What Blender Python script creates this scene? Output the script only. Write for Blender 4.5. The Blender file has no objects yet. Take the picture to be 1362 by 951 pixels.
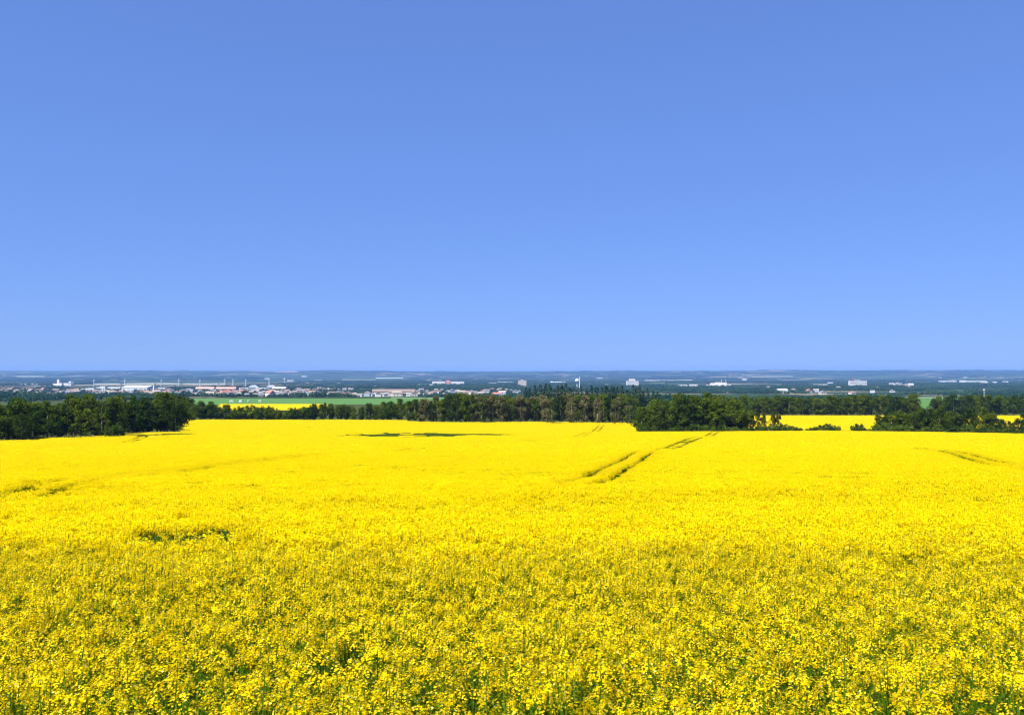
import bpy, math, random
import numpy as np
R = math.radians
rng = np.random.default_rng(7)
random.seed(7)
sc = bpy.context.scene
col = sc.collection

# ------------------------------------------------------------------ camera, sky, sun, exposure
cam_d = bpy.data.cameras.new('camera')
cam_d.sensor_width = 36.0
cam_d.lens = 18.0 / (681.0 / 1180.0)
cam_d.clip_start = 0.1
cam_d.clip_end = 90000.0
cam = bpy.data.objects.new('camera', cam_d)
col.objects.link(cam)
cam.location = (0, 0, 0)
cam.rotation_euler = (R(90.0) + math.atan(21.0 / 1180.0), 0, 0)
sc.camera = cam

SUN_EL, SUN_AZ = 56.0, -136.0      # azimuth measured clockwise from the view direction (+Y): the sun stands left, a little behind
wld = bpy.data.worlds.new('World'); sc.world = wld; wld.use_nodes = True
nt = wld.node_tree; nt.nodes.clear()
sky = nt.nodes.new('ShaderNodeTexSky'); sky.sky_type = 'NISHITA'; sky.sun_disc = False
sky.sun_elevation = R(SUN_EL); sky.sun_rotation = R(SUN_AZ)
sky.altitude = 700; sky.air_density = 1.0; sky.dust_density = 0.0; sky.ozone_density = 6.0
bw = nt.nodes.new('ShaderNodeRGBToBW')
ln = nt.nodes.new('ShaderNodeMapRange'); ln.inputs[1].default_value = 2.0; ln.inputs[2].default_value = 11.0
ln.inputs[3].default_value = 0.0; ln.inputs[4].default_value = 1.0
rmp = nt.nodes.new('ShaderNodeMix'); rmp.data_type = 'RGBA'; rmp.blend_type = 'MULTIPLY'; rmp.inputs[0].default_value = 1.0
rmp.inputs[7].default_value = (0.52, 0.79, 1.55, 1)
gm = nt.nodes.new('ShaderNodeGamma'); gm.inputs[1].default_value = 0.45
bg = nt.nodes.new('ShaderNodeBackground'); bg.inputs[1].default_value = 0.13
wo = nt.nodes.new('ShaderNodeOutputWorld')
nt.links.new(sky.outputs[0], gm.inputs[0]); nt.links.new(gm.outputs[0], rmp.inputs[6])
nt.links.new(rmp.outputs[2], bg.inputs[0]); nt.links.new(bg.outputs[0], wo.inputs[0])
nt.nodes.remove(bw); nt.nodes.remove(ln)

sun_d = bpy.data.lights.new('sun', 'SUN'); sun_d.energy = 5.0; sun_d.angle = R(0.53); sun_d.color = (1.0, 0.955, 0.87)
sun = bpy.data.objects.new('sun', sun_d); col.objects.link(sun)
sun.rotation_euler = (R(90 - SUN_EL), 0, R(180 - SUN_AZ))
sun.location = (0, 0, 60)

sc.view_settings.view_transform = 'Standard'; sc.view_settings.look = 'None'
sc.view_settings.exposure = 0.98; sc.view_settings.gamma = 1.0; sc.view_settings.use_curve_mapping = False
cy = sc.cycles
cy.max_bounces = 5; cy.diffuse_bounces = 2; cy.glossy_bounces = 1; cy.transmission_bounces = 3
cy.volume_bounces = 0; cy.transparent_max_bounces = 4
cy.use_denoising = True; cy.denoiser = 'OPENIMAGEDENOISE'; cy.denoising_input_passes = 'RGB_ALBEDO_NORMAL'; cy.denoising_prefilter = 'ACCURATE'; cy.caustics_reflective = False; cy.caustics_refractive = False
cy.filter_width = 1.2

# ------------------------------------------------------------------ numeric helpers
F = 1180.0
def hash2(ix, iy, seed):
    v = (ix.astype(np.int64) * 374761393 + iy.astype(np.int64) * 668265263 + seed * 1442695041) & 0xFFFFFFFF
    v = ((v ^ (v >> 13)) * 1274126177) & 0xFFFFFFFF
    v = (v ^ (v >> 16)) & 0xFFFFFFFF
    return v / 4294967295.0
def vnoise(x, y, s, seed=0):
    x = np.asarray(x, float) / s; y = np.asarray(y, float) / s
    ix = np.floor(x); iy = np.floor(y); fx = x - ix; fy = y - iy
    fx = fx * fx * (3 - 2 * fx); fy = fy * fy * (3 - 2 * fy)
    a = hash2(ix, iy, seed); b = hash2(ix + 1, iy, seed); c = hash2(ix, iy + 1, seed); d = hash2(ix + 1, iy + 1, seed)
    return (a * (1 - fx) + b * fx) * (1 - fy) + (c * (1 - fx) + d * fx) * fy
def fbm(x, y, s, seed=0, n=3):
    t = 0; w = 0
    for k in range(n):
        t = t + vnoise(x, y, s / 2 ** k, seed + k * 11) * 0.55 ** k; w += 0.55 ** k
    return t / w
def sstep(a, b, v):
    t = np.clip((np.asarray(v, float) - a) / (b - a), 0, 1)
    return t * t * (3 - 2 * t)

CROP = 1.15
# canopy depth below the eye against distance, then corrections per direction
_d = np.array([0, 3, 5, 7.5, 12, 20, 34, 50, 75, 130, 180, 240, 300, 340, 440, 600, 1000, 1500, 2500, 4000, 6000, 9000, 11500, 14000, 16500, 19000, 22000, 60000], float)
_c = np.array([1.3, 1.66, 1.93, 2.25, 2.68, 3.45, 4.72, 6.08, 7.95, 11.4, 14.3, 17.2, 20.2, 22.0, 24.0, 28.4, 36.2, 42.5, 57, 70, 79, 84, 78, 55, 12, -38, -20, 0], float)
def pchip(xq, x, y):
    h = np.diff(x); dl = np.diff(y) / h
    m = np.zeros_like(y)
    for i in range(1, len(x) - 1):
        if dl[i - 1] * dl[i] > 0:
            w1 = 2 * h[i] + h[i - 1]; w2 = h[i] + 2 * h[i - 1]
            m[i] = (w1 + w2) / (w1 / dl[i - 1] + w2 / dl[i])
    m[0] = dl[0]; m[-1] = dl[-1]
    xq = np.clip(xq, x[0], x[-1]); i = np.clip(np.searchsorted(x, xq) - 1, 0, len(x) - 2)
    t = (xq - x[i]) / h[i]
    return ((2 * t**3 - 3 * t**2 + 1) * y[i] + (t**3 - 2 * t**2 + t) * h[i] * m[i] + (-2 * t**3 + 3 * t**2) * y[i + 1] + (t**3 - t**2) * h[i] * m[i + 1])
_ct = np.array([-.62, -.4, -.2, 0, .15, .35, .62])
_cd = np.array([0, 40, 100, 180, 250, 300, 340, 440, 600, 1000, 2000, 60000], float)
_cc = np.array([[0, 0, 0, 0, 0, 0, 0], [.1, 0, 0, 0, 0, 0, 0], [.5, .2, 0, 0, 0, 0, 0], [1.0, .3, 0, 0, 0, 0, .1],
                [1.6, 0, -.2, 0, 0, 0, .4], [1.0, -1.0, -.5, -.2, 0, 0, .8], [0, -1.2, -.8, -.4, 0, 0, 1.4], [-1.4, -1.6, -1.5, -.4, .3, .2, .8],
                [0, 0, 0, 0, 0, 0, 0], [0, 0, 0, 0, 0, 0, 0], [0, 0, 0, 0, 0, 0, 0], [0, 0, 0, 0, 0, 0, 0]], float)
def ground(x, y):
    x = np.asarray(x, float); y = np.asarray(y, float)
    r = np.hypot(x, y) + 1e-9
    ys = np.maximum(y, r * 0.78)
    t = np.clip(x / np.maximum(ys, 1e-6), -.62, .62)
    D = ys
    z = pchip(D, _d, _c)
    rows = np.array([[np.interp(tt, _ct, row) for row in _cc] for tt in np.linspace(-.62, .62, 63)])
    ti = (t + .62) / 1.24 * 62; i0 = np.clip(np.floor(ti).astype(int), 0, 61); ft = ti - i0
    j = np.clip(np.searchsorted(_cd, D) - 1, 0, len(_cd) - 2); fd = np.clip((D - _cd[j]) / (_cd[j + 1] - _cd[j]), 0, 1)
    fd = fd * fd * (3 - 2 * fd)
    corr = (rows[i0, j] * (1 - ft) + rows[i0 + 1, j] * ft) * (1 - fd) + (rows[i0, j + 1] * (1 - ft) + rows[i0 + 1, j + 1] * ft) * fd
    z = z + corr
    # gentle rolls of the field
    a1 = sstep(14, 34, D) * (1 - sstep(60, 110, D)); u1 = y + 0.20 * x
    uc = y - (33 + 0.34 * x); z = z - 0.26 * np.exp(-(uc / 6.5) ** 2) * (y > 5) + 0.22 * np.exp(-((uc - 14) / 8.5) ** 2) * (y > 5)
    z = z - a1 * (0.13 * np.sin(u1 * 2 * math.pi / 37.0 + 0.35) + 0.10 * (vnoise(x, y, 14, 3) - .5))
    a2 = sstep(70, 130, D) * (1 - sstep(330, 420, D)); u2 = y - 0.28 * x
    z = z - a2 * (0.36 * np.sin(u2 * 2 * math.pi / 96.0 + 1.2) + 0.7 * (vnoise(x, y, 60, 5) - .5))
    a3 = sstep(800, 3000, D) * (1 - sstep(9000, 14000, D))
    z = z - a3 * 5.0 * (fbm(x, y, 1400, 8) - .5)
    a4 = sstep(9500, 13500, D)
    ang = np.arctan2(x, y)
    z = z - a4 * (75 * (fbm(ang * 9000, D * 1.3, 900, 21, 4) - .5) + 26 * (vnoise(ang * 9000, D * .4, 2600, 33) - .5))
    return -(z) - CROP
def P(px, D):                              # a bearing given as photo column, at distance D: world x
    return (px - 681.0) / F * D

# ------------------------------------------------------------------ mesh helpers
def new_mesh(name, verts, faces, mats, midx=None, smooth=False):
    me = bpy.data.meshes.new(name)
    verts = np.asarray(verts, np.float32)
    if isinstance(faces, np.ndarray):
        n, k = faces.shape
        me.vertices.add(len(verts)); me.vertices.foreach_set('co', verts.ravel())
        me.loops.add(n * k); me.loops.foreach_set('vertex_index', faces.astype(np.int32).ravel())
        me.polygons.add(n); me.polygons.foreach_set('loop_start', np.arange(0, n * k, k, dtype=np.int32))
        if midx is not None: me.polygons.foreach_set('material_index', np.asarray(midx, np.int32))
        me.update(calc_edges=True)
    else:
        me.from_pydata([tuple(map(float, v)) for v in verts], [], faces)
        if midx is not None: me.polygons.foreach_set('material_index', np.asarray(midx, np.int32))
        me.update()
    for m in mats: me.materials.append(m)
    me.polygons.foreach_set('use_smooth', np.full(len(me.polygons), smooth))
    return me
def link(name, me, parent=None, loc=(0, 0, 0), rz=0):
    o = bpy.data.objects.new(name, me); col.objects.link(o); o.parent = parent
    o.location = loc; o.rotation_euler = (0, 0, rz)
    return o
def tag(o, label=None, cat=None, group=None, kind=None):
    if label: o['label'] = label
    if cat: o['category'] = cat
    if group: o['group'] = group
    if kind: o['kind'] = kind
    return o
class MB:                                   # collects boxes, tubes and prisms into one mesh
    def __init__(s): s.v = []; s.f = []; s.m = []
    def add(s, vs, fs, mi=0):
        b = len(s.v); s.v += [tuple(v) for v in vs]; s.f += [tuple(b + i for i in f) for f in fs]; s.m += [mi] * len(fs)
    def box(s, x0, x1, y0, y1, z0, z1, mi=0):
        s.add([(x0, y0, z0), (x1, y0, z0), (x1, y1, z0), (x0, y1, z0), (x0, y0, z1), (x1, y0, z1), (x1, y1, z1), (x0, y1, z1)],
              [(0, 3, 2, 1), (4, 5, 6, 7), (0, 1, 5, 4), (1, 2, 6, 5), (2, 3, 7, 6), (3, 0, 4, 7)], mi)
    def gable(s, x0, x1, y0, y1, z0, z1, mi=0):  # ridge along x
        ym = (y0 + y1) / 2
        s.add([(x0, y0, z0), (x1, y0, z0), (x1, y1, z0), (x0, y1, z0), (x0, ym, z1), (x1, ym, z1)],
              [(0, 1, 5, 4), (2, 3, 4, 5), (0, 4, 3), (1, 2, 5), (0, 3, 2, 1)], mi)
    def gable_y(s, x0, x1, y0, y1, z0, z1, mi=0):
        xm = (x0 + x1) / 2
        s.add([(x0, y0, z0), (x1, y0, z0), (x1, y1, z0), (x0, y1, z0), (xm, y0, z1), (xm, y1, z1)],
              [(1, 2, 5, 4), (3, 0, 4, 5), (0, 1, 4), (2, 3, 5), (0, 3, 2, 1)], mi)
    def tube(s, p, q, r0, r1, n=8, mi=0):
        p = np.array(p, float); q = np.array(q, float); d = q - p; d /= np.linalg.norm(d) + 1e-9
        a = np.cross(d, (0, 0, 1) if abs(d[2]) < .9 else (1, 0, 0)); a /= np.linalg.norm(a); b = np.cross(d, a)
        vs = [p + r0 * (a * math.cos(2 * math.pi * i / n) + b * math.sin(2 * math.pi * i / n)) for i in range(n)]
        vs += [q + r1 * (a * math.cos(2 * math.pi * i / n) + b * math.sin(2 * math.pi * i / n)) for i in range(n)]
        s.add(vs, [(i, (i + 1) % n, n + (i + 1) % n, n + i) for i in range(n)] + [tuple(range(n))[::-1], tuple(range(n, 2 * n))], mi)
    def lathe(s, prof, n=20, c=(0, 0), mi=0):
        vs = []; fs = []
        for r, z in prof: vs += [(c[0] + r * math.cos(2 * math.pi * i / n), c[1] + r * math.sin(2 * math.pi * i / n), z) for i in range(n)]
        for k in range(len(prof) - 1):
            fs += [(k * n + i, k * n + (i + 1) % n, (k + 1) * n + (i + 1) % n, (k + 1) * n + i) for i in range(n)]
        s.add(vs, fs, mi)
    def mesh(s, name, mats, smooth=False): return new_mesh(name, s.v, s.f, mats, s.m, smooth)
    def obj(s, name, mats, parent=None, loc=(0, 0, 0), rz=0, smooth=False):
        return link(name, s.mesh(name, mats if isinstance(mats, list) else [mats], smooth), parent, loc, rz)

# ------------------------------------------------------------------ materials
def mat_base(name):
    m = bpy.data.materials.new(name); m.use_nodes = True; n = m.node_tree; n.nodes.clear()
    o = n.nodes.new('ShaderNodeOutputMaterial'); return m, n, o
def solid(name, c, rough=.7, var=.12, scale=.5, c2=None):
    m, n, o = mat_base(name)
    b = n.nodes.new('ShaderNodeBsdfPrincipled'); b.inputs['Roughness'].default_value = rough
    tx = n.nodes.new('ShaderNodeTexNoise'); tx.inputs['Scale'].default_value = scale; tx.inputs['Detail'].default_value = 4
    g = n.nodes.new('ShaderNodeNewGeometry'); n.links.new(g.outputs['Position'], tx.inputs['Vector'])
    mx = n.nodes.new('ShaderNodeMix'); mx.data_type = 'RGBA'
    mx.inputs[6].default_value = (*[v * (1 - var) for v in c], 1); mx.inputs[7].default_value = (*(c2 or [min(1, v * (1 + var)) for v in c]), 1)
    n.links.new(tx.outputs['Fac'], mx.inputs[0]); n.links.new(mx.outputs[2], b.inputs['Base Color']); n.links.new(b.outputs[0], o.inputs[0])
    return m
def leafy(name, ca, cb, trans=.35, scale=.6, objvar=True, gloss=.0):
    """diffuse + translucent leaf tissue; colour varies from clump to clump and from plant to plant"""
    m, n, o = mat_base(name)
    g = n.nodes.new('ShaderNodeNewGeometry')
    tx = n.nodes.new('ShaderNodeTexNoise'); tx.inputs['Scale'].default_value = scale; tx.inputs['Detail'].default_value = 2
    n.links.new(g.outputs['Position'], tx.inputs['Vector'])
    mr = n.nodes.new('ShaderNodeMapRange'); mr.inputs[1].default_value = .35; mr.inputs[2].default_value = .65
    n.links.new(tx.outputs['Fac'], mr.inputs[0])
    ad = n.nodes.new('ShaderNodeMath'); ad.operation = 'ADD'; ad.use_clamp = True
    n.links.new(mr.outputs[0], ad.inputs[0])
    oi = n.nodes.new('ShaderNodeObjectInfo')
    ms = n.nodes.new('ShaderNodeMath'); ms.operation = 'MULTIPLY_ADD'; ms.inputs[1].default_value = .9 if objvar else .2; ms.inputs[2].default_value = -.45 if objvar else -.1
    n.links.new(oi.outputs['Random'], ms.inputs[0]); n.links.new(ms.outputs[0], ad.inputs[1])
    mx = n.nodes.new('ShaderNodeMix'); mx.data_type = 'RGBA'
    mx.inputs[6].default_value = (*ca, 1); mx.inputs[7].default_value = (*cb, 1)
    n.links.new(ad.outputs[0], mx.inputs[0])
    df = n.nodes.new('ShaderNodeBsdfDiffuse'); tr = n.nodes.new('ShaderNodeBsdfTranslucent')
    n.links.new(mx.outputs[2], df.inputs[0]); n.links.new(mx.outputs[2], tr.inputs[0])
    sh = n.nodes.new('ShaderNodeMixShader'); sh.inputs[0].default_value = trans
    n.links.new(df.outputs[0], sh.inputs[1]); n.links.new(tr.outputs[0], sh.inputs[2]); n.links.new(sh.outputs[0], o.inputs[0])
    return m
M_PETAL = leafy('canola_petal', (.91, .70, .003), (.96, .80, .006), .50, 3.0, False)
M_PALE = leafy('canola_pale_petal', (.90, .80, .16), (.92, .84, .30), .35, 3.0, False)
M_STEM = leafy('canola_stem', (.055, .135, .008), (.13, .22, .012), .35, 5.0, False)
M_BUD = leafy('canola_bud', (.26, .28, .02), (.42, .38, .02), .25, 5.0, False)
M_WEED = leafy('low_green_growth', (.035, .09, .015), (.09, .16, .02), .3, 1.0, False)
M_LEAF = leafy('poplar_leaf', (.030, .068, .007), (.120, .165, .012), .40, .35)
M_LEAFD = leafy('dark_leaf', (.020, .046, .007), (.080, .120, .010), .38, .35)
M_TAWNY = leafy('tawny_leaf', (.060, .090, .016), (.165, .150, .060), .25, .35)
M_SHRUB = leafy('shrub_leaf', (.032, .068, .008), (.105, .150, .016), .25, .6)
M_SPRUCE = leafy('spruce_needle', (.010, .030, .014), (.030, .062, .022), .05, .4)
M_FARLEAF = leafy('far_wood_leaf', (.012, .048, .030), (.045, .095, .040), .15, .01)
M_BARK = solid('bark', (.20, .18, .14), .9, .35, 2.0)
M_PBARK = solid('pale_bark', (.27, .25, .19), .9, .3, 2.0)
M_GRASS = leafy('rough_grass', (.10, .13, .02), (.20, .20, .05), .3, .8)

def ground_mat():
    m, n, o = mat_base('ground')
    L = n.links.new
    g = n.nodes.new('ShaderNodeNewGeometry')
    ln_ = n.nodes.new('ShaderNodeVectorMath'); ln_.operation = 'LENGTH'; L(g.outputs['Position'], ln_.inputs[0])
    far = n.nodes.new('ShaderNodeMapRange'); far.inputs[1].default_value = 900; far.inputs[2].default_value = 2200; L(ln_.outputs['Value'], far.inputs[0])
    # near: soil and undergrowth
    t1 = n.nodes.new('ShaderNodeTexNoise'); t1.inputs['Scale'].default_value = 1.3; t1.inputs['Detail'].default_value = 8; L(g.outputs['Position'], t1.inputs['Vector'])
    near = n.nodes.new('ShaderNodeMix'); near.data_type = 'RGBA'; L(t1.outputs['Fac'], near.inputs[0])
    near.inputs[6].default_value = (.06, .045, .022, 1); near.inputs[7].default_value = (.04, .075, .015, 1)
    # far: a patchwork of quarter sections, pasture and woodland
    vo = n.nodes.new('ShaderNodeTexVoronoi'); vo.inputs['Scale'].default_value = .0011; vo.distance = 'CHEBYCHEV'; L(g.outputs['Position'], vo.inputs['Vector'])
    sp = n.nodes.new('ShaderNodeSeparateColor'); L(vo.outputs['Color'], sp.inputs[0])
    cr = n.nodes.new('ShaderNodeValToRGB'); cr.color_ramp.interpolation = 'CONSTANT'
    els = [(0, (.040, .075, .022)), (.28, (.025, .05, .02)), (.5, (.07, .10, .035)), (.66, (.15, .14, .09)), (.76, (.05, .08, .03)), (.90, (.22, .19, .13))]
    cr.color_ramp.elements[0].position = 0; cr.color_ramp.elements[0].color = (*els[0][1], 1)
    cr.color_ramp.elements[1].position = els[1][0]; cr.color_ramp.elements[1].color = (*els[1][1], 1)
    for p_, c_ in els[2:]:
        e = cr.color_ramp.elements.new(p_); e.color = (*c_, 1)
    L(sp.outputs[0], cr.inputs[0])
    t2 = n.nodes.new('ShaderNodeTexNoise'); t2.inputs['Scale'].default_value = .0016; t2.inputs['Detail'].default_value = 9; t2.inputs['Roughness'].default_value = .62; L(g.outputs['Position'], t2.inputs['Vector'])
    mr = n.nodes.new('ShaderNodeMapRange'); mr.inputs[1].default_value = .46; mr.inputs[2].default_value = .54; L(t2.outputs['Fac'], mr.inputs[0])
    fm = n.nodes.new('ShaderNodeMix'); fm.data_type = 'RGBA'; L(mr.outputs[0], fm.inputs[0]); L(cr.outputs[0], fm.inputs[6]); fm.inputs[7].default_value = (.018, .040, .022, 1)
    mx = n.nodes.new('ShaderNodeMix'); mx.data_type = 'RGBA'; L(far.outputs[0], mx.inputs[0]); L(near.outputs[2], mx.inputs[6]); L(fm.outputs[2], mx.inputs[7])
    b = n.nodes.new('ShaderNodeBsdfDiffuse'); L(mx.outputs[2], b.inputs[0]); L(b.outputs[0], o.inputs[0])
    return m
M_GROUND = ground_mat()

# ------------------------------------------------------------------ ground sheet (polar grid, all round, to beyond the horizon hills)
def build_ground():
    rr = np.concatenate([[0.0], np.geomspace(1.2, 600, 190), np.geomspace(615, 9000, 110)[0:], np.linspace(9100, 24000, 120), [32000, 45000]])
    th = np.concatenate([np.linspace(-45, 45, 300), np.linspace(48, 312, 60)]); th = np.radians(th)
    nT = len(th)
    X = np.outer(rr, np.sin(th)); Y = np.outer(rr, np.cos(th)); Z = ground(X, Y)
    v = np.stack([X, Y, Z], -1).reshape(-1, 3)
    i, j = np.meshgrid(np.arange(len(rr) - 1), np.arange(nT), indexing='ij')
    a = i * nT + j; b = i * nT + (j + 1) % nT
    f = np.stack([a, b, b + nT, a + nT], -1).reshape(-1, 4)[:, ::-1]
    o = link('ground', new_mesh('ground', v, f, [M_GROUND], None, True)); tag(o, 'dark soil and distant farmland running to the horizon', 'ground', kind='structure')
build_ground()
def sheet(name, mat, px0, px1, D0, D1, off, label, nx=40, ny=24, wob=0.0):
    t = np.linspace(px0, px1, nx); d = np.linspace(D0, D1, ny)
    T, DD = np.meshgrid(t, d)
    DD = DD + wob * (vnoise(T, DD * 0, 40, 3) - .5)
    X = P(T, DD); Z = ground(X, DD) + off
    v = np.stack([X, DD, Z], -1).reshape(-1, 3)
    i, j = np.meshgrid(np.arange(ny - 1), np.arange(nx - 1), indexing='ij'); a = i * nx + j
    f = np.stack([a, a + 1, a + nx + 1, a + nx], -1).reshape(-1, 4)
    return tag(link(name, new_mesh(name, v, f, [mat], None, True)), label, 'field', kind='structure')
M_GF = solid('young_green_crop', (.050, .145, .003), .9, .18, .02)
M_GF2 = solid('pale_green_crop', (.10, .17, .05), .9, .15, .02)
M_TAN = solid('bare_pale_field', (.42, .39, .31), .9, .1, .01)
M_TAN2 = solid('dull_olive_field', (.16, .17, .08), .9, .2, .01)
sheet('green_field', M_GF, 258, 600, 1089, 1560, .35, 'bright green young crop field beyond the hedge')
sheet('pale_green_field', M_GF2, 520, 640, 1575, 1700, .35, 'pale green strip behind the green field')
sheet('right_green_field', M_GF, 1190, 1400, 880, 1500, .35, 'bright green field glimpsed through the gap in the right trees')
sheet('right_pale_strip', M_GF2, 1195, 1300, 1520, 1800, .35, 'pale strip beyond the right green field')
for (a, b, d0, d1, m_, lb) in [(455, 500, 10500, 11300, M_TAN2, 'narrow olive field on the far plain'), (857, 921, 9800, 10600, M_TAN, 'long pale bare field on the far plain'),
        (1110, 1215, 9800, 10900, M_TAN2, 'olive hay field above the far town at right'), (565, 587, 9700, 10500, M_TAN, 'small pale bare field in the far plain'),
        (1000, 1055, 13500, 14200, M_TAN2, 'olive field on the far hillside at right of centre'), (0, 60, 14000, 14800, M_TAN2, 'olive field on the far left hillside'),
        (1325, 1400, 12500, 13300, M_TAN2, 'olive field on the far right hillside')]:
    sheet('far_field', m_, a, b, d0, d1, 2.5, lb, 20, 12)

# ------------------------------------------------------------------ haze
mh, nh, oh = mat_base('haze')
pv = nh.nodes.new('ShaderNodeVolumePrincipled'); pv.inputs['Density'].default_value = 4.2e-5; pv.inputs['Color'].default_value = (.27, .50, 1.0, 1)
pv.inputs['Anisotropy'].default_value = 0.0
nh.links.new(pv.outputs[0], oh.inputs['Volume'])
hz = MB(); hz.box(-47000, 47000, -47000, 47000, -130, 120)
tag(hz.obj('haze', mh), 'thin blue summer haze over the plain', 'haze', kind='stuff')

# ------------------------------------------------------------------ canola
def quads(c, n_, s, aspect=1.0, ang=None):
    """diamond quads centred c, facing n_, half size s"""
    n_ = n_ / np.linalg.norm(n_, axis=1, keepdims=True)
    ref = np.where(np.abs(n_[:, 2:3]) < .9, np.array([[0, 0, 1.]]), np.array([[1., 0, 0]]))
    a = np.cross(n_, ref); a /= np.linalg.norm(a, axis=1, keepdims=True); b = np.cross(n_, a)
    if ang is None: ang = rng.uniform(0, 6.28, len(c))
    ca, sa = np.cos(ang)[:, None], np.sin(ang)[:, None]
    a, b = a * ca + b * sa, -a * sa + b * ca
    s = np.asarray(s).reshape(-1, 1) * np.ones((len(c), 1))
    v = np.stack([c + a * s, c + b * s * aspect, c - a * s, c - b * s * aspect], 1)
    return v.reshape(-1, 3), np.arange(len(c) * 4).reshape(-1, 4)
class QB:
    def __init__(s): s.v = []; s.f = []; s.m = []; s.n = 0
    def add(s, v, f, mi):
        s.v.append(v); s.f.append(f + s.n); s.m.append(np.full(len(f), mi)); s.n += len(v)
    def diamonds(s, c, n_, sz, mi, aspect=1.0, ang=None):
        if len(c): s.add(*quads(np.asarray(c, float), np.asarray(n_, float), sz, aspect, ang), mi)
    def strips(s, p, q, w, mi):
        p = np.asarray(p, float); q = np.asarray(q, float); d = q - p
        a = np.cross(d, rng.normal(size=p.shape)); a /= np.linalg.norm(a, axis=1, keepdims=True) + 1e-9
        w = np.asarray(w).reshape(-1, 1) * np.ones((len(p), 1))
        v = np.stack([p - a * w, p + a * w, q + a * w * .6, q - a * w * .6], 1).reshape(-1, 3)
        s.add(v, np.arange(len(p) * 4).reshape(-1, 4), mi)
    def mesh(s, name, mats): return new_mesh(name, np.concatenate(s.v), np.concatenate(s.f), mats, np.concatenate(s.m))
def rdir(n, up=0.0):
    v = rng.normal(size=(n, 3)); v /= np.linalg.norm(v, axis=1, keepdims=True); v[:, 2] = v[:, 2] + up
    return v / np.linalg.norm(v, axis=1, keepdims=True)
CM = [M_PETAL, M_STEM, M_BUD, M_PALE, M_WEED]
def plant_into(q, base, H, detail, weed=False):
    """one branching canola plant with flower heads"""
    bx_, by_ = base
    lean = rng.normal(0, .05, 2)
    nb = rng.integers(4, 8) if detail == 0 else rng.integers(5, 10)
    root = np.array([bx_, by_, 0]); fork = root + [lean[0] * .6, lean[1] * .6, H * .62]
    q.strips([root, fork], [fork, root + [lean[0], lean[1], H]], .005 if detail == 0 else .008, 1)
    heads = [root + [lean[0], lean[1], H]]
    for k in range(nb - 1):
        a = rng.uniform(0, 6.28); r_ = rng.uniform(.05, .15); st = root + (fork - root) * rng.uniform(.6, 1.05)
        h_ = np.array([bx_ + lean[0] + r_ * math.cos(a), by_ + lean[1] + r_ * math.sin(a), H * rng.uniform(.80, 1.0)])
        q.strips([st], [h_], .0035 if detail == 0 else .006, 1); heads.append(h_)
    for h_ in heads:
        if detail == 0:
            nf = rng.integers(13, 24)
            ang = rng.uniform(0, 6.28, nf); fr = rng.uniform(0, 1, nf)
            rad = .013 + .028 * fr
            c = h_ + np.stack([np.cos(ang) * rad, np.sin(ang) * rad, .012 - .062 * fr], 1)
            nr = np.stack([np.cos(ang) * .5, np.sin(ang) * .5 - .15, 1.0 + 0 * ang], 1) + rng.normal(0, .22, (nf, 3))
            pal = rng.random(nf) < .04
            sz = rng.uniform(.0085, .0125, nf)
            for sgn in (0, 1):                      # two crossed long diamonds read as the four petals
                aa = ang * 3.1 + sgn * math.pi / 2
                for mi, sel in ((0, ~pal), (3, pal)):
                    q.diamonds(c[sel], nr[sel], sz[sel], mi, .60, aa[sel])
            q.diamonds(h_ + rng.normal(0, .006, (5, 3)) + [0, 0, .014], rdir(5), .006, 2)
            # seed pods on the lower raceme
            npod = 7; aa = rng.uniform(0, 6.28, npod); zz = rng.uniform(.08, .25, npod)
            p0 = h_ - np.stack([0 * aa, 0 * aa, zz], 1); q.strips(p0, p0 + np.stack([np.cos(aa) * .04, np.sin(aa) * .04, .035 + 0 * aa], 1), .0018, 1)
        elif detail == 1:
            nf = 11
            q.diamonds(h_ + rng.normal(0, .024, (nf, 3)) * [1, 1, .8], rdir(nf, 1.1), rng.uniform(.013, .022, nf), 0, .85)
            q.diamonds(h_[None] + [0, 0, .01], rdir(1), .008, 2)
    # leaves
    nl = 7 if detail == 0 else 4
    zz = rng.uniform(.12, .72, nl) * H; aa = rng.uniform(0, 6.28, nl)
    c = np.stack([bx_ + np.cos(aa) * .06, by_ + np.sin(aa) * .06, zz], 1)
    q.diamonds(c, np.stack([np.cos(aa) * .7, np.sin(aa) * .7, .5 + 0 * aa], 1) + rng.normal(0, .3, (nl, 3)), rng.uniform(.035, .075, nl), 1, .38)
def clump_patch(size, n, s0, s1, depth, green, weedy=False, top=CROP, sparse=False):
    q = QB()
    if sparse: n = int(n * .55); green *= 2.4; depth *= 2.2
    h = size / 2 * 1.12
    c = np.stack([rng.uniform(-h, h, n), rng.uniform(-h, h, n), top - np.abs(rng.normal(0, depth, n))], 1)
    if weedy:
        c[:, 2] = np.maximum(.05, c[:, 2] - .22)
        fl = rng.random(n) < .13
        q.diamonds(c[fl], rdir(fl.sum(), .3), rng.uniform(s0, s1, fl.sum()) * .6, 0, .8)
        q.diamonds(c[~fl], rdir((~fl).sum(), .2), rng.uniform(s0, s1, (~fl).sum()) * 1.2, 4, .6)
    else:
        q.diamonds(c, rdir(n, .85), rng.uniform(s0, s1, n), 0, .8)
    g = int(n * green)
    c = np.stack([rng.uniform(-h, h, g), rng.uniform(-h, h, g), rng.uniform(.25, top - depth * 1.6 - (.2 if weedy else 0), g)], 1)
    q.diamonds(c, rdir(g, .1), rng.uniform(s0, s1, g) * 1.5, 4 if weedy else 1, .5)
    return q
protos = {}
def proto_collection(key, meshes):
    c = bpy.data.collections.new(key)
    for i, me in enumerate(meshes):
        c.objects.link(bpy.data.objects.new('%s_%02d' % (key, i), me))
    protos[key] = c
ms = []
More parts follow.
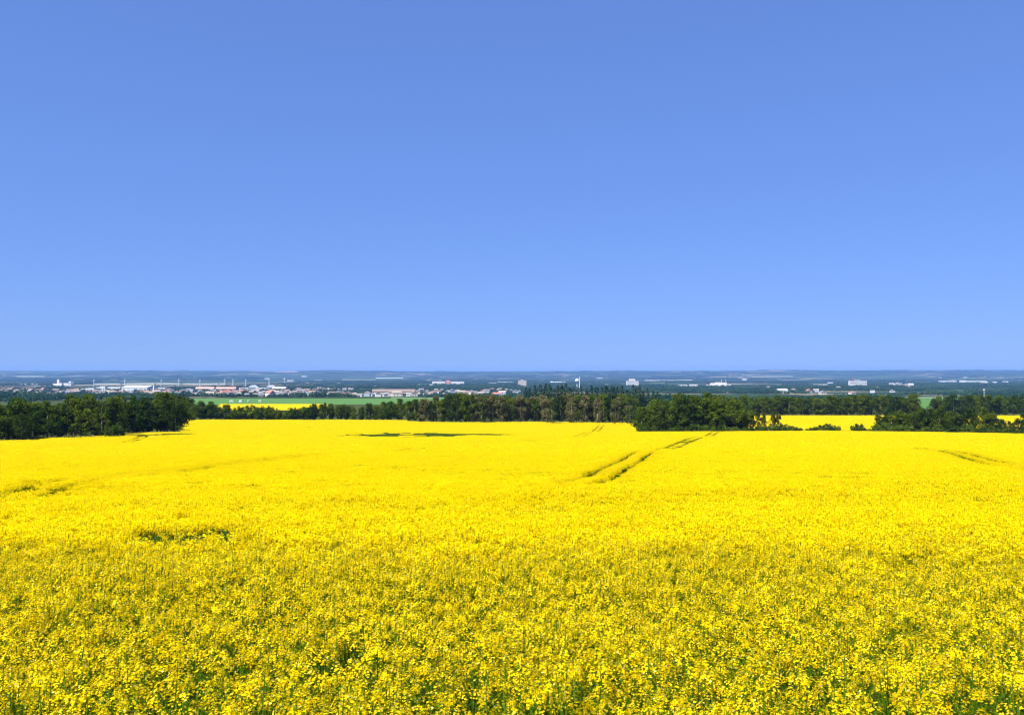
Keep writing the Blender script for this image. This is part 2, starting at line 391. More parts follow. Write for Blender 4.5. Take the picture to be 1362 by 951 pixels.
for k in range(12):
    q = QB(); plant_into(q, (0, 0), CROP * rng.uniform(.95, 1.05), 0); ms.append(q.mesh('canola_plant', CM))
for k in range(3):                                   # green, barely flowering plants
    q = QB(); plant_into(q, (0, 0), CROP * .55, 0); me_ = q.mesh('green_plant', [M_WEED, M_STEM, M_WEED, M_BUD, M_WEED]); ms.append(me_)
proto_collection('canola_plants', ms)
ms = []
for k in range(8):
    q = QB()
    for i in range(17): plant_into(q, rng.uniform(-.33, .33, 2), CROP * rng.uniform(.90, 1.05), 1)
    ms.append(q.mesh('canola_patch', CM))
for k in range(3):
    q = QB()
    for i in range(9): plant_into(q, rng.uniform(-.33, .33, 2), CROP * rng.uniform(.82, 1.0), 1)
    ms.append(q.mesh('canola_patch_thin', CM))
for k in range(2):
    q = QB()
    for i in range(17): plant_into(q, rng.uniform(-.33, .33, 2), CROP * rng.uniform(.6, .82), 1)
    ms.append(q.mesh('green_patch', [M_WEED, M_STEM, M_WEED, M_WEED, M_WEED]))
proto_collection('canola_clumps', ms)
proto_collection('canola_swath', [clump_patch(1.2, 620, .022, .042, .06, .4).mesh('canola_swath', CM) for k in range(6)] + [clump_patch(1.2, 620, .022, .042, .06, .4, sparse=True).mesh('canola_swath_thin', CM) for k in range(3)] + [clump_patch(1.2, 420, .025, .05, .10, .5, True).mesh('green_swath', CM) for k in range(2)])
proto_collection('canola_spread', [clump_patch(3.5, 1100, .055, .11, .05, .3).mesh('canola_spread', CM) for k in range(6)] + [clump_patch(3.5, 1100, .055, .11, .05, .3, sparse=True).mesh('canola_spread_thin', CM) for k in range(3)] + [clump_patch(3.5, 800, .06, .12, .10, .4, True).mesh('green_spread', CM) for k in range(2)])

def scatter(name, pts, rot, scl, idx, coll, label, cat, kind='stuff', group=None):
    me = bpy.data.meshes.new(name); n = len(pts)
    me.vertices.add(n); me.vertices.foreach_set('co', np.asarray(pts, np.float32).ravel())
    a = me.attributes.new('rot', 'FLOAT_VECTOR', 'POINT'); a.data.foreach_set('vector', np.asarray(rot, np.float32).ravel())
    a = me.attributes.new('scl', 'FLOAT_VECTOR', 'POINT'); a.data.foreach_set('vector', np.asarray(scl, np.float32).ravel())
    a = me.attributes.new('idx', 'INT', 'POINT'); a.data.foreach_set('value', np.asarray(idx, np.int32))
    me.update()
    o = link(name, me)
    g = bpy.data.node_groups.new(name, 'GeometryNodeTree')
    g.interface.new_socket('Geometry', in_out='INPUT', socket_type='NodeSocketGeometry')
    g.interface.new_socket('Geometry', in_out='OUTPUT', socket_type='NodeSocketGeometry')
    N = g.nodes.new; L = g.links.new
    gi = N('NodeGroupInput'); go = N('NodeGroupOutput'); ip = N('GeometryNodeInstanceOnPoints'); ci = N('GeometryNodeCollectionInfo')
    ci.inputs['Collection'].default_value = coll; ci.inputs['Separate Children'].default_value = True; ci.inputs['Reset Children'].default_value = True
    def na(nm, ty):
        x = N('GeometryNodeInputNamedAttribute'); x.data_type = ty; x.inputs['Name'].default_value = nm; return x.outputs['Attribute']
    er = N('FunctionNodeEulerToRotation'); L(na('rot', 'FLOAT_VECTOR'), er.inputs[0])
    ip.inputs['Pick Instance'].default_value = True
    L(gi.outputs[0], ip.inputs['Points']); L(ci.outputs[0], ip.inputs['Instance']); L(na('idx', 'INT'), ip.inputs['Instance Index'])
    L(er.outputs[0], ip.inputs['Rotation']); L(na('scl', 'FLOAT_VECTOR'), ip.inputs['Scale']); L(ip.outputs[0], go.inputs[0])
    md = o.modifiers.new('scatter', 'NODES'); md.node_group = g
    return tag(o, label, cat, group, kind)

# wheel tracks: pairs of lines left by the sprayer, given on the ground
def track(pts, gap=1.05, w=0.0):
    p = np.array([(P(a, d), d) for a, d in pts], float)
    out = []
    fine = []
    for i in range(len(p) - 1):
        for s in np.linspace(0, 1, 8, endpoint=False): fine.append(p[i] * (1 - s) + p[i + 1] * s)
    fine.append(p[-1]); fine = np.array(fine)
    for it in range(6): fine[1:-1] = (fine[:-2] + fine[1:-1] * 2 + fine[2:]) / 4
    d = np.gradient(fine, axis=0); nrm = np.stack([d[:, 1], -d[:, 0]], 1); nrm /= np.linalg.norm(nrm, axis=1, keepdims=True)
    return [(fine + nrm * gap, w), (fine - nrm * gap, w)]
TR = []
TR += track([(690, 37), (728, 44), (790, 58), (830, 85), (858, 118), (890, 165), (935, 230), (948, 300), (960, 345)], 1.05, .10)
TR += track([(1500, 62), (1362, 76), (1300, 100), (1262, 125), (1222, 165)], 1.05, .30)
TR += track([(-160, 31), (0, 38), (60, 45), (130, 58), (200, 70), (330, 92), (470, 120), (560, 160)], 1.05, .12)
TR += track([(700, 190), (745, 230), (770, 260), (790, 330), (800, 400)])
TR += track([(60, 170), (150, 205), (185, 240), (195, 262)])
def track_dist(x, y):
    best = np.full(x.shape, 1e9)
    for line, w_ in TR:
        a = line[:-1]; b = line[1:]
        for i in range(len(a)):
            m = (np.abs(y - a[i, 1]) < 14) & (np.abs(x - a[i, 0]) < 25)
            if not m.any(): continue
            d = b[i] - a[i]; l2 = (d ** 2).sum() + 1e-9
            t = np.clip(((x[m] - a[i, 0]) * d[0] + (y[m] - a[i, 1]) * d[1]) / l2, 0, 1)
            dd = np.hypot(x[m] - a[i, 0] - t * d[0], y[m] - a[i, 1] - t * d[1])
            best[m] = np.minimum(best[m], dd - w_)
    return best
GREEN = [(545, 264, 20, 20, .0), (618, 272, 18, 9, 0), (245, 19.2, 1.5, 2.4, .3), (300, 20.0, 1.0, 3.0, 0), (308, 17.6, .3, .9, 0), (212, 264, 11, 9, 0), (118, 252, 4, 3, 0)]
def green_mask(x, y):
    m = np.zeros(x.shape, bool)
    for px, D, rx, ry, sk in GREEN:
        cx = P(px, D); nz = 1 + .35 * (vnoise(x, y, max(rx, ry) * .5, 77) - .5) + .35 * (vnoise(x, y, ry * .35, 78) - .5)
        q_ = nz - (((x - cx) / rx) ** 2 + ((y - D - sk * (x - cx)) / ry) ** 2)
        m |= rng.random(x.shape) < np.clip(q_ * 1.5 + .25 * (q_ > -.5) * (rx > 5), 0, .93 if rx > 5 else 1)
    return m
def back_edge(x, y):
    """True inside the near field (in front of the tree belts)"""
    px = x / y * F + 681
    e = np.interp(px, [-200, 20, 48, 52, 158, 165, 246, 252, 420, 540, 545, 620, 700, 846, 852, 1000, 1163, 1400], [246, 247, 250, 262, 268, 285, 290, 425, 425, 432, 418, 416, 432, 432, 338, 338, 338, 336])
    return y < e
def tilt_rot(x, y, rz, step):
    gx = (ground(x + step, y) - ground(x - step, y)) / (2 * step); gy = (ground(x, y + step) - ground(x, y - step)) / (2 * step)
    c, s = np.cos(rz), np.sin(rz)
    lx = gx * c + gy * s; ly = -gx * s + gy * c
    return np.stack([np.arctan(ly), -np.arctan(lx), rz], 1)
def grid_pts(D0, D1, cell, tmax=.70, jit=.45, keep=None):
    ys = np.arange(D0 - cell, D1 * 1.08 + cell, cell); out = []
    for y in ys:
        w = tmax * y + 1.5
        xs = np.arange(-w, w, cell); out.append(np.stack([xs + cell * rng.uniform(0, 1), np.full(len(xs), y)], 1))
    p = np.concatenate(out); p += rng.uniform(-jit, jit, p.shape) * cell
    e = rng.random(len(p))
    lo = D0 * (1 - .0 * e); k = (p[:, 1] > D0 * (1 + .07 * (fbm(p[:, 0], p[:, 1], D0 * .25, 91) - .5) * 2)) & (p[:, 1] <= D1 * (1 + .07 * (fbm(p[:, 0], p[:, 1], D1 * .25, 91) - .5) * 2))
    return p[k]
B0, B1, B2, B3 = 1.6, 17.0, 46.0, 120.0
def thin_prob(x, y):
    near_ = sstep(.44, .66, fbm(x * .45 + 9, y + .2 * x, 6.5, 141)) ; far_ = sstep(.46, .64, fbm(x * .35, y + .1 * x, 34, 151)); k = sstep(50, 110, y)
    sl = (ground(x, y + 1.0) - ground(x, y - 1.0)) / 2.0
    face = sstep(-.085, -.035, sl) * (1 - sstep(90, 150, y)) * sstep(26, 34, y)
    return np.clip((near_ * (1 - k) + far_ * k) * .95 + face * .85 * fbm(x * .4, y, 9, 161), 0, .92)
def put(name, p, ncol, ngreen, coll, nthin=0, sxy=(.9, 1.1), sz=(.94, 1.06), label='', tilt=.4):
    x, y = p[:, 0], p[:, 1]; gm_ = green_mask(x, y)
    n = len(p); idx = rng.integers(0, ncol, n)
    if nthin:
        th_ = rng.random(n) < thin_prob(x, y); idx[th_] = ncol + rng.integers(0, nthin, th_.sum())
    idx[gm_] = ncol + nthin + rng.integers(0, ngreen, gm_.sum())
    rz = rng.uniform(0, 6.283, n); z = ground(x, y)
    s1 = rng.uniform(*sxy, n); s2 = rng.uniform(*sz, n)
    s2 = s2 * (1 + .10 * (fbm(x, y, 2.5, 61) - .5) * 2 * sstep(200, 20, y))
    return x, y, z, tilt_rot(x, y, rz, tilt), np.stack([s1, s1, s2], 1), idx
LBL = 'bright yellow canola crop in full flower filling the near field'
layers = []
p = grid_pts(B0, 22.0, .142)
p = p[rng.random(len(p)) > sstep(12.5, 21.5, p[:, 1])]
dens = .30 + .72 * sstep(.34, .60, fbm(p[:, 0] + 50, p[:, 1], .60, 41)) + .85 * sstep(6, 14, p[:, 1])
p = p[rng.random(len(p)) < dens]
layers.append(('canola_plants', put('', p, 12, 3, None, 0, (.95, 1.15), (.86, 1.07), tilt=.2)))
p = grid_pts(12.0, 54.0, .47)
p = p[(rng.random(len(p)) < sstep(12.5, 21.5, p[:, 1])) & (rng.random(len(p)) > sstep(40, 53, p[:, 1]))]
p = p[track_dist(p[:, 0], p[:, 1]) > .43]
layers.append(('canola_clumps', put('', p, 8, 2, None, 3, tilt=.3)))
def split_tracks(p, cell, sub, w):
    d = track_dist(p[:, 0], p[:, 1]); nearm = d < cell * .75 + w
    c = p[nearm]
    g = (np.arange(sub) + .5) / sub - .5
    fx, fy = np.meshgrid(g, g); f = (c[:, None, :] + np.stack([fx.ravel(), fy.ravel()], 1)[None] * cell).reshape(-1, 2)
    f = f + rng.uniform(-.2, .2, f.shape) * cell / sub
    return p[~nearm], f
p = grid_pts(39.0, 135.0, 1.0)
p = p[(rng.random(len(p)) < sstep(40, 53, p[:, 1])) & (rng.random(len(p)) > sstep(108, 134, p[:, 1]))]
p, fine = split_tracks(p, 1.0, 3, .35)
fine = fine[track_dist(fine[:, 0], fine[:, 1]) > .42]
layers.append(('canola_swath', put('', p, 6, 2, None, 3, tilt=.5)))
if len(fine): layers.append(('canola_clumps', put('', fine, 8, 2, None, 3, (.75, .9), tilt=.3)))
p = grid_pts(106, 445, 2.75)
p = p[rng.random(len(p)) < sstep(108, 134, p[:, 1])]
p = p[back_edge(p[:, 0], p[:, 1])]
p, fine = split_tracks(p, 2.75, 4, .5)
fine = fine[track_dist(fine[:, 0], fine[:, 1]) > .68]
layers.append(('canola_spread', put('', p, 6, 2, None, 3, tilt=1.2)))
if len(fine): layers.append(('canola_swath', put('', fine, 6, 2, None, 3, (.75, .9), tilt=.5)))
# all layers as one object: one collection holding every patch mesh
allc = bpy.data.collections.new('canola_all'); offs = {}; k0 = 0
for key in ('canola_plants', 'canola_clumps', 'canola_swath', 'canola_spread'):
    offs[key] = k0
    for i, ob in enumerate(sorted(protos[key].objects, key=lambda q_: q_.name)):
        o2 = bpy.data.objects.new('crop_%03d' % (k0 + i), ob.data); allc.objects.link(o2)
    k0 += len(protos[key].objects)
cat_ = [np.concatenate(z_) for z_ in zip(*[(np.stack([L_[0], L_[1], L_[2]], 1), L_[3], L_[4], L_[5] + offs[k_]) for k_, L_ in layers])]
print('canola instances', len(cat_[0]))
scatter('canola_crop', *cat_, allc, LBL, 'crop')
# middle field behind the right-hand shrubs and a strip far beyond the hedge
def field_patch(name, px0, px1, D0, D1, cell, scale, label):
    ys = np.arange(D0, D1, cell); out = []
    for y in ys:
        xs = np.arange(P(px0, y), P(px1, y), cell); out.append(np.stack([xs, np.full(len(xs), y)], 1))
    p = np.concatenate(out) + rng.uniform(-.3, .3, (sum(map(len, out)), 2)) * cell
    x, y = p[:, 0], p[:, 1]; rz = rng.uniform(0, 6.28, len(p)); s = rng.uniform(.95, 1.1, len(p)) * scale
    scatter(name, np.stack([x, y, ground(x, y)], 1), tilt_rot(x, y, rz, cell * .5), np.stack([s, s, rng.uniform(.95, 1.06, len(p))], 1),
            rng.integers(0, 6, len(p)) + offs['canola_spread'], allc, label, 'crop')
field_patch('middle_canola_crop', 950, 1400, 352, 598, 3.1, 1.15, 'yellow canola field between the right shrubs and the wood behind')
field_patch('distant_canola_crop', 298, 432, 780, 1085, 5.6, 2.0, 'far strip of yellow canola beyond the left hedge')

# ------------------------------------------------------------------ trees
def leaf_cloud(centres, radii, per, s0, s1, squash=.8, up=.15):
    c = []; nn = []
    for (ce, ra) in zip(centres, radii):
        d = rdir(per); r_ = ra * rng.uniform(.45, 1, per) ** .6
        p_ = ce + d * r_[:, None] * [1, 1, squash]
        c.append(p_); nn.append(d + rng.normal(0, .7, (per, 3)) + [0, 0, up])
    return np.concatenate(c), np.concatenate(nn)
def crown_mesh(kind, mat, seed, thin=0.0):
    global rng
    keep, rng = rng, np.random.default_rng(seed)
    q = QB(); cs = []; rs = []
    if kind == 'poplar':                      # height 1 unit = 12 m tree
        H, W = 12.0, rng.uniform(2.1, 2.8)
        n = 46
        for i in range(n):
            h = rng.uniform(.10, 1.0) ** .85; prof = math.sin(min(1, (h - .03) / .5) * math.pi / 2) if h < .5 else math.cos((h - .5) / .56 * math.pi / 2) ** .62
            if rng.random() < thin: continue
            a = rng.uniform(0, 6.28); r_ = W * prof * rng.uniform(.35, .95)
            cs.append(np.array([r_ * math.cos(a), r_ * math.sin(a), h * H * .95])); rs.append(rng.uniform(.65, 1.15))
        c, nn = leaf_cloud(cs, rs, 62, .2, .3, 1.0)
        q.diamonds(c, nn, rng.uniform(.14, .27, len(c)), 0, .75)
    elif kind == 'round':
        H = 12.0
        for i in range(70):
            d = rdir(1)[0]; r_ = rng.uniform(.5, .95)
            cs.append(np.array([d[0] * 4.2 * r_, d[1] * 4.2 * r_, 6.3 + d[2] * 5.2 * r_])); rs.append(rng.uniform(.8, 1.35))
        c, nn = leaf_cloud(cs, rs, 66, .2, .3, .8)
        q.diamonds(c, nn, rng.uniform(.15, .28, len(c)), 0, .75)
    elif kind == 'shrub':                     # height 3 m
        for i in range(34):
            d = rdir(1)[0]; r_ = rng.uniform(.4, 1.0)
            cs.append(np.array([d[0] * 1.9 * r_, d[1] * 1.9 * r_, 1.35 + d[2] * 1.25 * r_])); rs.append(rng.uniform(.35, .65))
        c, nn = leaf_cloud(cs, rs, 46, .2, .3, .9)
        q.diamonds(c, nn, rng.uniform(.10, .18, len(c)), 0, .75)
    elif kind == 'spruce':                    # height 12 m
        for i in range(30):
            h = i / 30.0; rr_ = 2.3 * (1 - h) ** .9 + .12; z0 = 1.0 + h * 11
            nb = max(5, int(15 * (1 - h)))
            for a in np.linspace(0, 6.28, nb, endpoint=False) + rng.uniform(0, 1):
                L_ = rr_ * rng.uniform(.75, 1.1); m_ = max(3, int(L_ / .17)); t = np.linspace(.12, 1, m_)
                c = np.stack([np.cos(a) * t * L_, np.sin(a) * t * L_, z0 - .28 * t * L_], 1) + rng.normal(0, .06, (m_, 3))
                q.diamonds(c, rdir(m_, .8), rng.uniform(.13, .24, m_), 0, .6)
    me = q.mesh(kind + '_crown', [mat]); rng = keep
    return me
def trunk_mesh(kind, seed, mat=None):
    rr = random.Random(seed); m = MB()
    if kind == 'shrub':
        for k in range(5):
            a = rr.uniform(0, 6.28); m.tube((0.1 * math.cos(a), .1 * math.sin(a), -.1), (1.0 * math.cos(a), 1.0 * math.sin(a), 1.9), .05, .02, 5)
        return m.mesh('stems', [M_BARK])
    if kind == 'spruce':
        m.tube((0, 0, -.2), (0, 0, 11.9), .2, .03, 7); return m.mesh('trunk', [M_BARK])
    bend = [(0, 0, -.3), (rr.uniform(-.1, .1), 0, 3.5), (rr.uniform(-.3, .3), rr.uniform(-.2, .2), 7.5), (rr.uniform(-.3, .3), 0, 11.0)]
    rad = [.19, .15, .10, .03]
    for i in range(3): m.tube(bend[i], bend[i + 1], rad[i], rad[i + 1], 7)
    for k in range(9):
        z = rr.uniform(2.5, 8.0); a = rr.uniform(0, 6.28); L_ = rr.uniform(.9, 1.7) * (1.5 if kind == 'round' else .7)
        m.tube((0, 0, z), (L_ * math.cos(a), L_ * math.sin(a), z + L_ * rr.uniform(.6, 1.1)), .07, .02, 5)
    return m.mesh('trunk', [mat or M_BARK])
LIB = {}
def lib(kind, var):
    """crown and trunk meshes of one kind"""
    if (kind, var) in LIB: return LIB[(kind, var)]
    s = hash((len(kind), var)) % 9999 + var * 17
    mat = {'poplar': M_LEAF, 'dark poplar': M_LEAFD, 'tawny poplar': M_TAWNY, 'round': M_LEAF, 'dark round': M_LEAFD, 'shrub': M_SHRUB, 'spruce': M_SPRUCE}[kind]
    base = kind.split()[-1]
    LIB[(kind, var)] = (crown_mesh(base, mat, 100 + var * 7 + len(kind), .25 if 'tawny' in kind else .06), trunk_mesh(base, var * 3 + len(kind), M_PBARK if 'tawny' in kind else None))
    return LIB[(kind, var)]
BASEH = {'poplar': 12.0, 'round': 12.0, 'shrub': 3.0, 'spruce': 12.0}
NAMES = {'poplar': 'poplar_tree', 'round': 'broadleaf_tree', 'shrub': 'shrub', 'spruce': 'spruce_tree'}
ntree = 0
def tree(kind, px, D, h, label, group, w=1.0, var=None):
    global ntree
    base = kind.split()[-1]; cm, tm = lib(kind, random.randrange(5) if var is None else var)
    x = P(px, D); z = float(ground(x, D))
    e = bpy.data.objects.new(NAMES[base], None); e.empty_display_size = .5; col.objects.link(e)
    e.location = (x, D, z); e.rotation_euler = (0, 0, random.uniform(0, 6.28)); s = h / BASEH[base]; e.scale = (s * w, s * w, s)
    tag(e, label, 'shrub' if base == 'shrub' else 'tree', group)
    for nm, me in (('crown', cm), ('stems' if base == 'shrub' else 'trunk', tm)):
        o = bpy.data.objects.new(nm, me); col.objects.link(o); o.parent = e
    ntree += 1
    return e
def ip(px, a): return float(np.interp(px, a[0], a[1]))
def belt(px0, px1, D, spacing, hfun, kinds, text, group, rows=2, rowgap=5.0, w=1.0, skip=0.0, hvar=.14):
    """a belt of single trees; rows run back from the field edge"""
    for r_ in range(rows):
        px = px0 + random.uniform(0, 1)
        while px < px1:
            d = (D(px) if callable(D) else D) + r_ * rowgap + random.uniform(-1.4, 1.4)
            k, hk = random.choices([(a, c) for a, b, c in kinds], [b for a, b, c in kinds])[0]
            h = (hfun(px) if callable(hfun) else hfun) * random.uniform(1 - hvar, 1 + hvar * .7) * hk
            if random.random() >= skip:
                desc = {'poplar': 'green', 'dark poplar': 'dark green', 'tawny poplar': 'thin tawny', 'round': 'round leafy', 'dark round': 'dark round', 'spruce': 'dark pointed'}.get(k, 'bushy')
                row = ('at the front of ' if r_ == 0 else 'at the back of ') if rows > 1 else 'in '
                tree(k, px, d, h, '%s %s %s%s' % (desc, 'spruce' if k == 'spruce' else 'shrub' if k == 'shrub' else 'tree', row, text), group, w * random.uniform(.9, 1.15))
            px += spacing * F / d * random.uniform(.75, 1.25)
POP = [('poplar', 5, 1.0), ('dark poplar', 3, .97), ('round', 1.0, .9)]
DK = [('dark poplar', 4, 1.0), ('poplar', 3, .97), ('dark round', 3.5, .95)]
TAW = [('poplar', 4, 1.0), ('tawny poplar', 2.2, 1.0), ('dark poplar', 2.5, .98)]
# left grove at the near field's edge
belt(-20, 40, 252, 3.6, 13.0, DK, 'the nearest grove at the photo\'s left edge', 'trees of the far left grove', 2, 5.0, 1.35)
belt(44, 158, 270, 4.0, 13.2, POP, 'the left grove behind the grassy verge', 'trees of the left grove behind the verge', 2, 5.0, 1.35)
belt(160, 232, 291, 3.8, 13.8, DK, 'the right half of the left grove', 'trees of the left grove beside the canola', 2, 5.0, 1.35)
tree('dark round', 234, 289, 13.8, 'broad dark tree closing the right end of the left grove', 'trees of the left grove beside the canola', .85, 1)
tree('poplar', 145, 263, 6.2, 'small pointed bright green tree in front of the left grove', 'single trees at the grove edge', .8, 2)
tree('shrub', 154, 262, 5.2, 'dark pointed bush at the right end of the grassy verge', 'single trees at the grove edge', .9, 3)
tree('dark round', 30, 249, 9.5, 'low bright-topped tree at the near corner of the left grove', 'trees of the far left grove', .8, 2)
# hedge of low trees behind the field
belt(246, 306, 432, 4.4, lambda p_: ip(p_, ([246, 262, 285, 306], [9.4, 9.4, 8.6, 7.6])), [('round', 4, 1), ('poplar', 2, 1), ('dark round', 2, 1)], 'the hedge just right of the left grove', 'low trees right of the left grove', 2, 6.0, 1.25)
for k_, (a, b, c) in enumerate([(240, 470, 12.5), (251, 480, 12.0), (268, 476, 10.5), (281, 470, 9.6), (255, 455, 11.0)]):
    tree('poplar', a, b, c, 'pale green taller tree rising behind the hedge beside the left grove', 'taller trees behind the hedge', 1.3, k_)
belt(308, 420, 432, 3.6, lambda p_: ip(p_, ([308, 314, 330, 350, 365, 385, 395, 410, 420], [5.6, 7.6, 8.0, 8.6, 7.4, 6.8, 7.4, 8.4, 8.8])), [('round', 5, 1), ('dark round', 4, 1), ('shrub', 1, .8)], 'the low hedge below the green field', 'low hedge trees below the green field', 2, 5.0, 1.15)
belt(418, 540, 434, 4.0, lambda p_: ip(p_, ([418, 435, 455, 470, 490, 515, 540], [8.0, 9.0, 8.8, 8.0, 8.2, 10.0, 11.0])), [('poplar', 4, 1), ('round', 2, 1), ('dark poplar', 3, 1), ('tawny poplar', .5, .9)], 'the hedge between the green field and the wood', 'hedge trees left of the central wood', 2, 6.0, 1.2, hvar=.2)
# central wood
belt(543, 700, lambda p_: ip(p_, ([543, 620, 700], [420, 418, 436])), 3.8, lambda p_: ip(p_, ([543, 580, 610, 700], [12.0, 13.0, 14.0, 13.6])), TAW, 'the left half of the central wood', 'trees of the central wood, left half', 2, 7.0, 1.1)
belt(700, 850, 438, 3.8, lambda p_: ip(p_, ([700, 780, 850], [13.8, 14.3, 14.3])), TAW, 'the right half of the central wood', 'trees of the central wood, right half', 2, 7.0, 1.1)
for a in (600, 633, 641, 668, 727, 734, 760, 795, 818, 838):
    tree('tawny poplar', a, 416 + random.uniform(0, 12), random.uniform(12.5, 14.0), 'half-bare tawny tree with pale trunk at the front of the central wood', 'tawny trees of the central wood', 1.05)
for a, c in ((612, 15.5), (624, 16.2), (636, 15.2)):
    tree('round', a, 470, c, 'tall domed tree rising above the left part of the central wood', 'domed trees above the central wood', .9)
belt(692, 876, 548, 3.0, lambda p_: ip(p_, ([696, 715, 742, 760, 800, 850, 872], [17.5, 20.5, 22.5, 20, 19, 20, 18])), [('spruce', 1, 1)], 'the spruce stand behind the central wood', 'spruces behind the central wood', 2, 9, 1.45, hvar=.16)
# clump reaching forward into the field
belt(852, 990, 343, 3.7, lambda p_: ip(p_, ([852, 862, 885, 905, 940, 975, 990], [11.5, 13.2, 14.2, 14.8, 15.0, 14.4, 10.5])), [('round', 3, 1), ('poplar', 4, 1), ('dark poplar', 3, 1)], 'the clump that juts forward into the field', 'trees of the forward clump', 2, 5.5, 1.15)
belt(870, 975, 362, 4.2, 15.4, TAW, 'the crest of the forward clump', 'rear trees of the forward clump', 1, 6, 1.1)
belt(856, 985, 338.5, 3.4, 4.0, [('shrub', 1, 1)], 'the fringe under the forward clump', 'shrubs under the forward clump', 1, 3, 1.1, hvar=.35)
for a, h_, v in ((992, 6.6, 0), (1000, 8.0, 1), (1008, 8.4, 2), (1016, 7.6, 3), (1027, 8.8, 4), (1035, 8.2, 0)):
    tree('dark poplar', a, 345, h_, 'small dark upright tree trailing off right of the forward clump', 'small upright trees right of the forward clump', .8, v)
belt(990, 1048, 340, 2.8, 3.6, [('shrub', 1, 1)], 'the low bushes below the small upright trees', 'bushes right of the forward clump', 1, 3, 1.1, hvar=.3)
for a, h_, l_ in ((1051, 3.4, 'low bush, first of the bushes trailing right from the clump'), (1060, 2.9, 'low bush beside the taller first bush of the trailing row'), (1074, 2.2, 'flat small bush in the middle of the trailing row'),
                  (1082, 2.7, 'small bush just left of the rounded pair of bushes'), (1092, 3.6, 'left one of the rounded pair of bushes before the yellow strip'), (1103, 4.1, 'right one of the rounded pair of bushes before the yellow strip'),
                  (1112, 3.2, 'low bush tapering off right of the rounded pair'), (1142, 4.2, 'lone rounded bush standing before the yellow middle field'), (1155, 2.3, 'tiny bush between the lone rounded bush and the right grove')):
    tree('shrub', a, 341, h_, l_, 'bushes between the clump and the right grove', 1.15)
# wood behind the middle canola field
belt(988, 1222, 604, 4.6, lambda p_: ip(p_, ([988, 1020, 1060, 1100, 1130, 1150, 1200, 1222], [13.5, 13.6, 13.6, 13.8, 15.2, 14.2, 15.4, 14.0])), POP, 'the wood behind the middle yellow field', 'trees behind the middle yellow field', 2, 8.0, 1.25)
# right grove
belt(1167, 1199, 342, 2.6, lambda p_: ip(p_, ([1168, 1180, 1196], [7.2, 8.0, 8.6])), POP, 'the left end of the right grove', 'trees at the left end of the right grove', 2, 4.5, 1.1)
belt(1198, 1268, 341, 3.6, lambda p_: ip(p_, ([1198, 1235, 1245, 1268], [9.2, 10.8, 11.6, 9.8])), DK, 'the middle of the right grove', 'trees in the middle of the right grove', 2, 4.5, 1.15)
belt(1268, 1322, 341, 3.7, lambda p_: ip(p_, ([1268, 1300, 1322], [9.6, 10.6, 9.4])), POP, 'the right grove left of the yellow glimpse', 'trees of the right grove', 2, 4.5, 1.1)
belt(1320, 1385, 341, 2.8, lambda p_: ip(p_, ([1320, 1326, 1350, 1358, 1385], [8.5, 6.4, 6.8, 9.5, 10.5])), DK, 'the low end of the right grove at the photo\'s right edge', 'low trees at the right edge', 1, 4.5, 1.1)
belt(1240, 1385, 625, 4.8, lambda p_: ip(p_, ([1240, 1250, 1300, 1385], [13.5, 14.6, 14.6, 14.0])), POP, 'the far belt rising behind the right grove', 'trees of the belt behind the right grove', 2, 9.0, 1.25)
print('trees', ntree)

belt(1167, 1385, 339.5, 2.0, 4.3, [('shrub', 1, 1)], 'the undergrowth at the foot of the right grove', 'undergrowth of the right grove', 1, 3, 1.15, hvar=.3)
sheet('far_road', M_TAN, 1325, 1333, 12600, 13500, 3.0, 'pale road climbing the right horizon hill', 6, 12)
# rough grass verge before the left grove
def verge():
    q = QB(); n = 5200
    px = rng.uniform(40, 160, n); D = rng.uniform(256, 267, n); x = P(px, D); z = ground(x, D)
    h = rng.uniform(.5, 1.5, n) * (.7 + .6 * vnoise(x, D, 3, 4))
    b = np.stack([x, D, z], 1); q.strips(b, b + np.stack([rng.normal(0, .25, n), rng.normal(0, .25, n), h], 1), rng.uniform(.05, .14, n), 0)
    tag(link('rough_grass', q.mesh('rough_grass', [M_GRASS])), 'olive rough grass verge between canola and left grove', 'grass', kind='stuff')
verge()

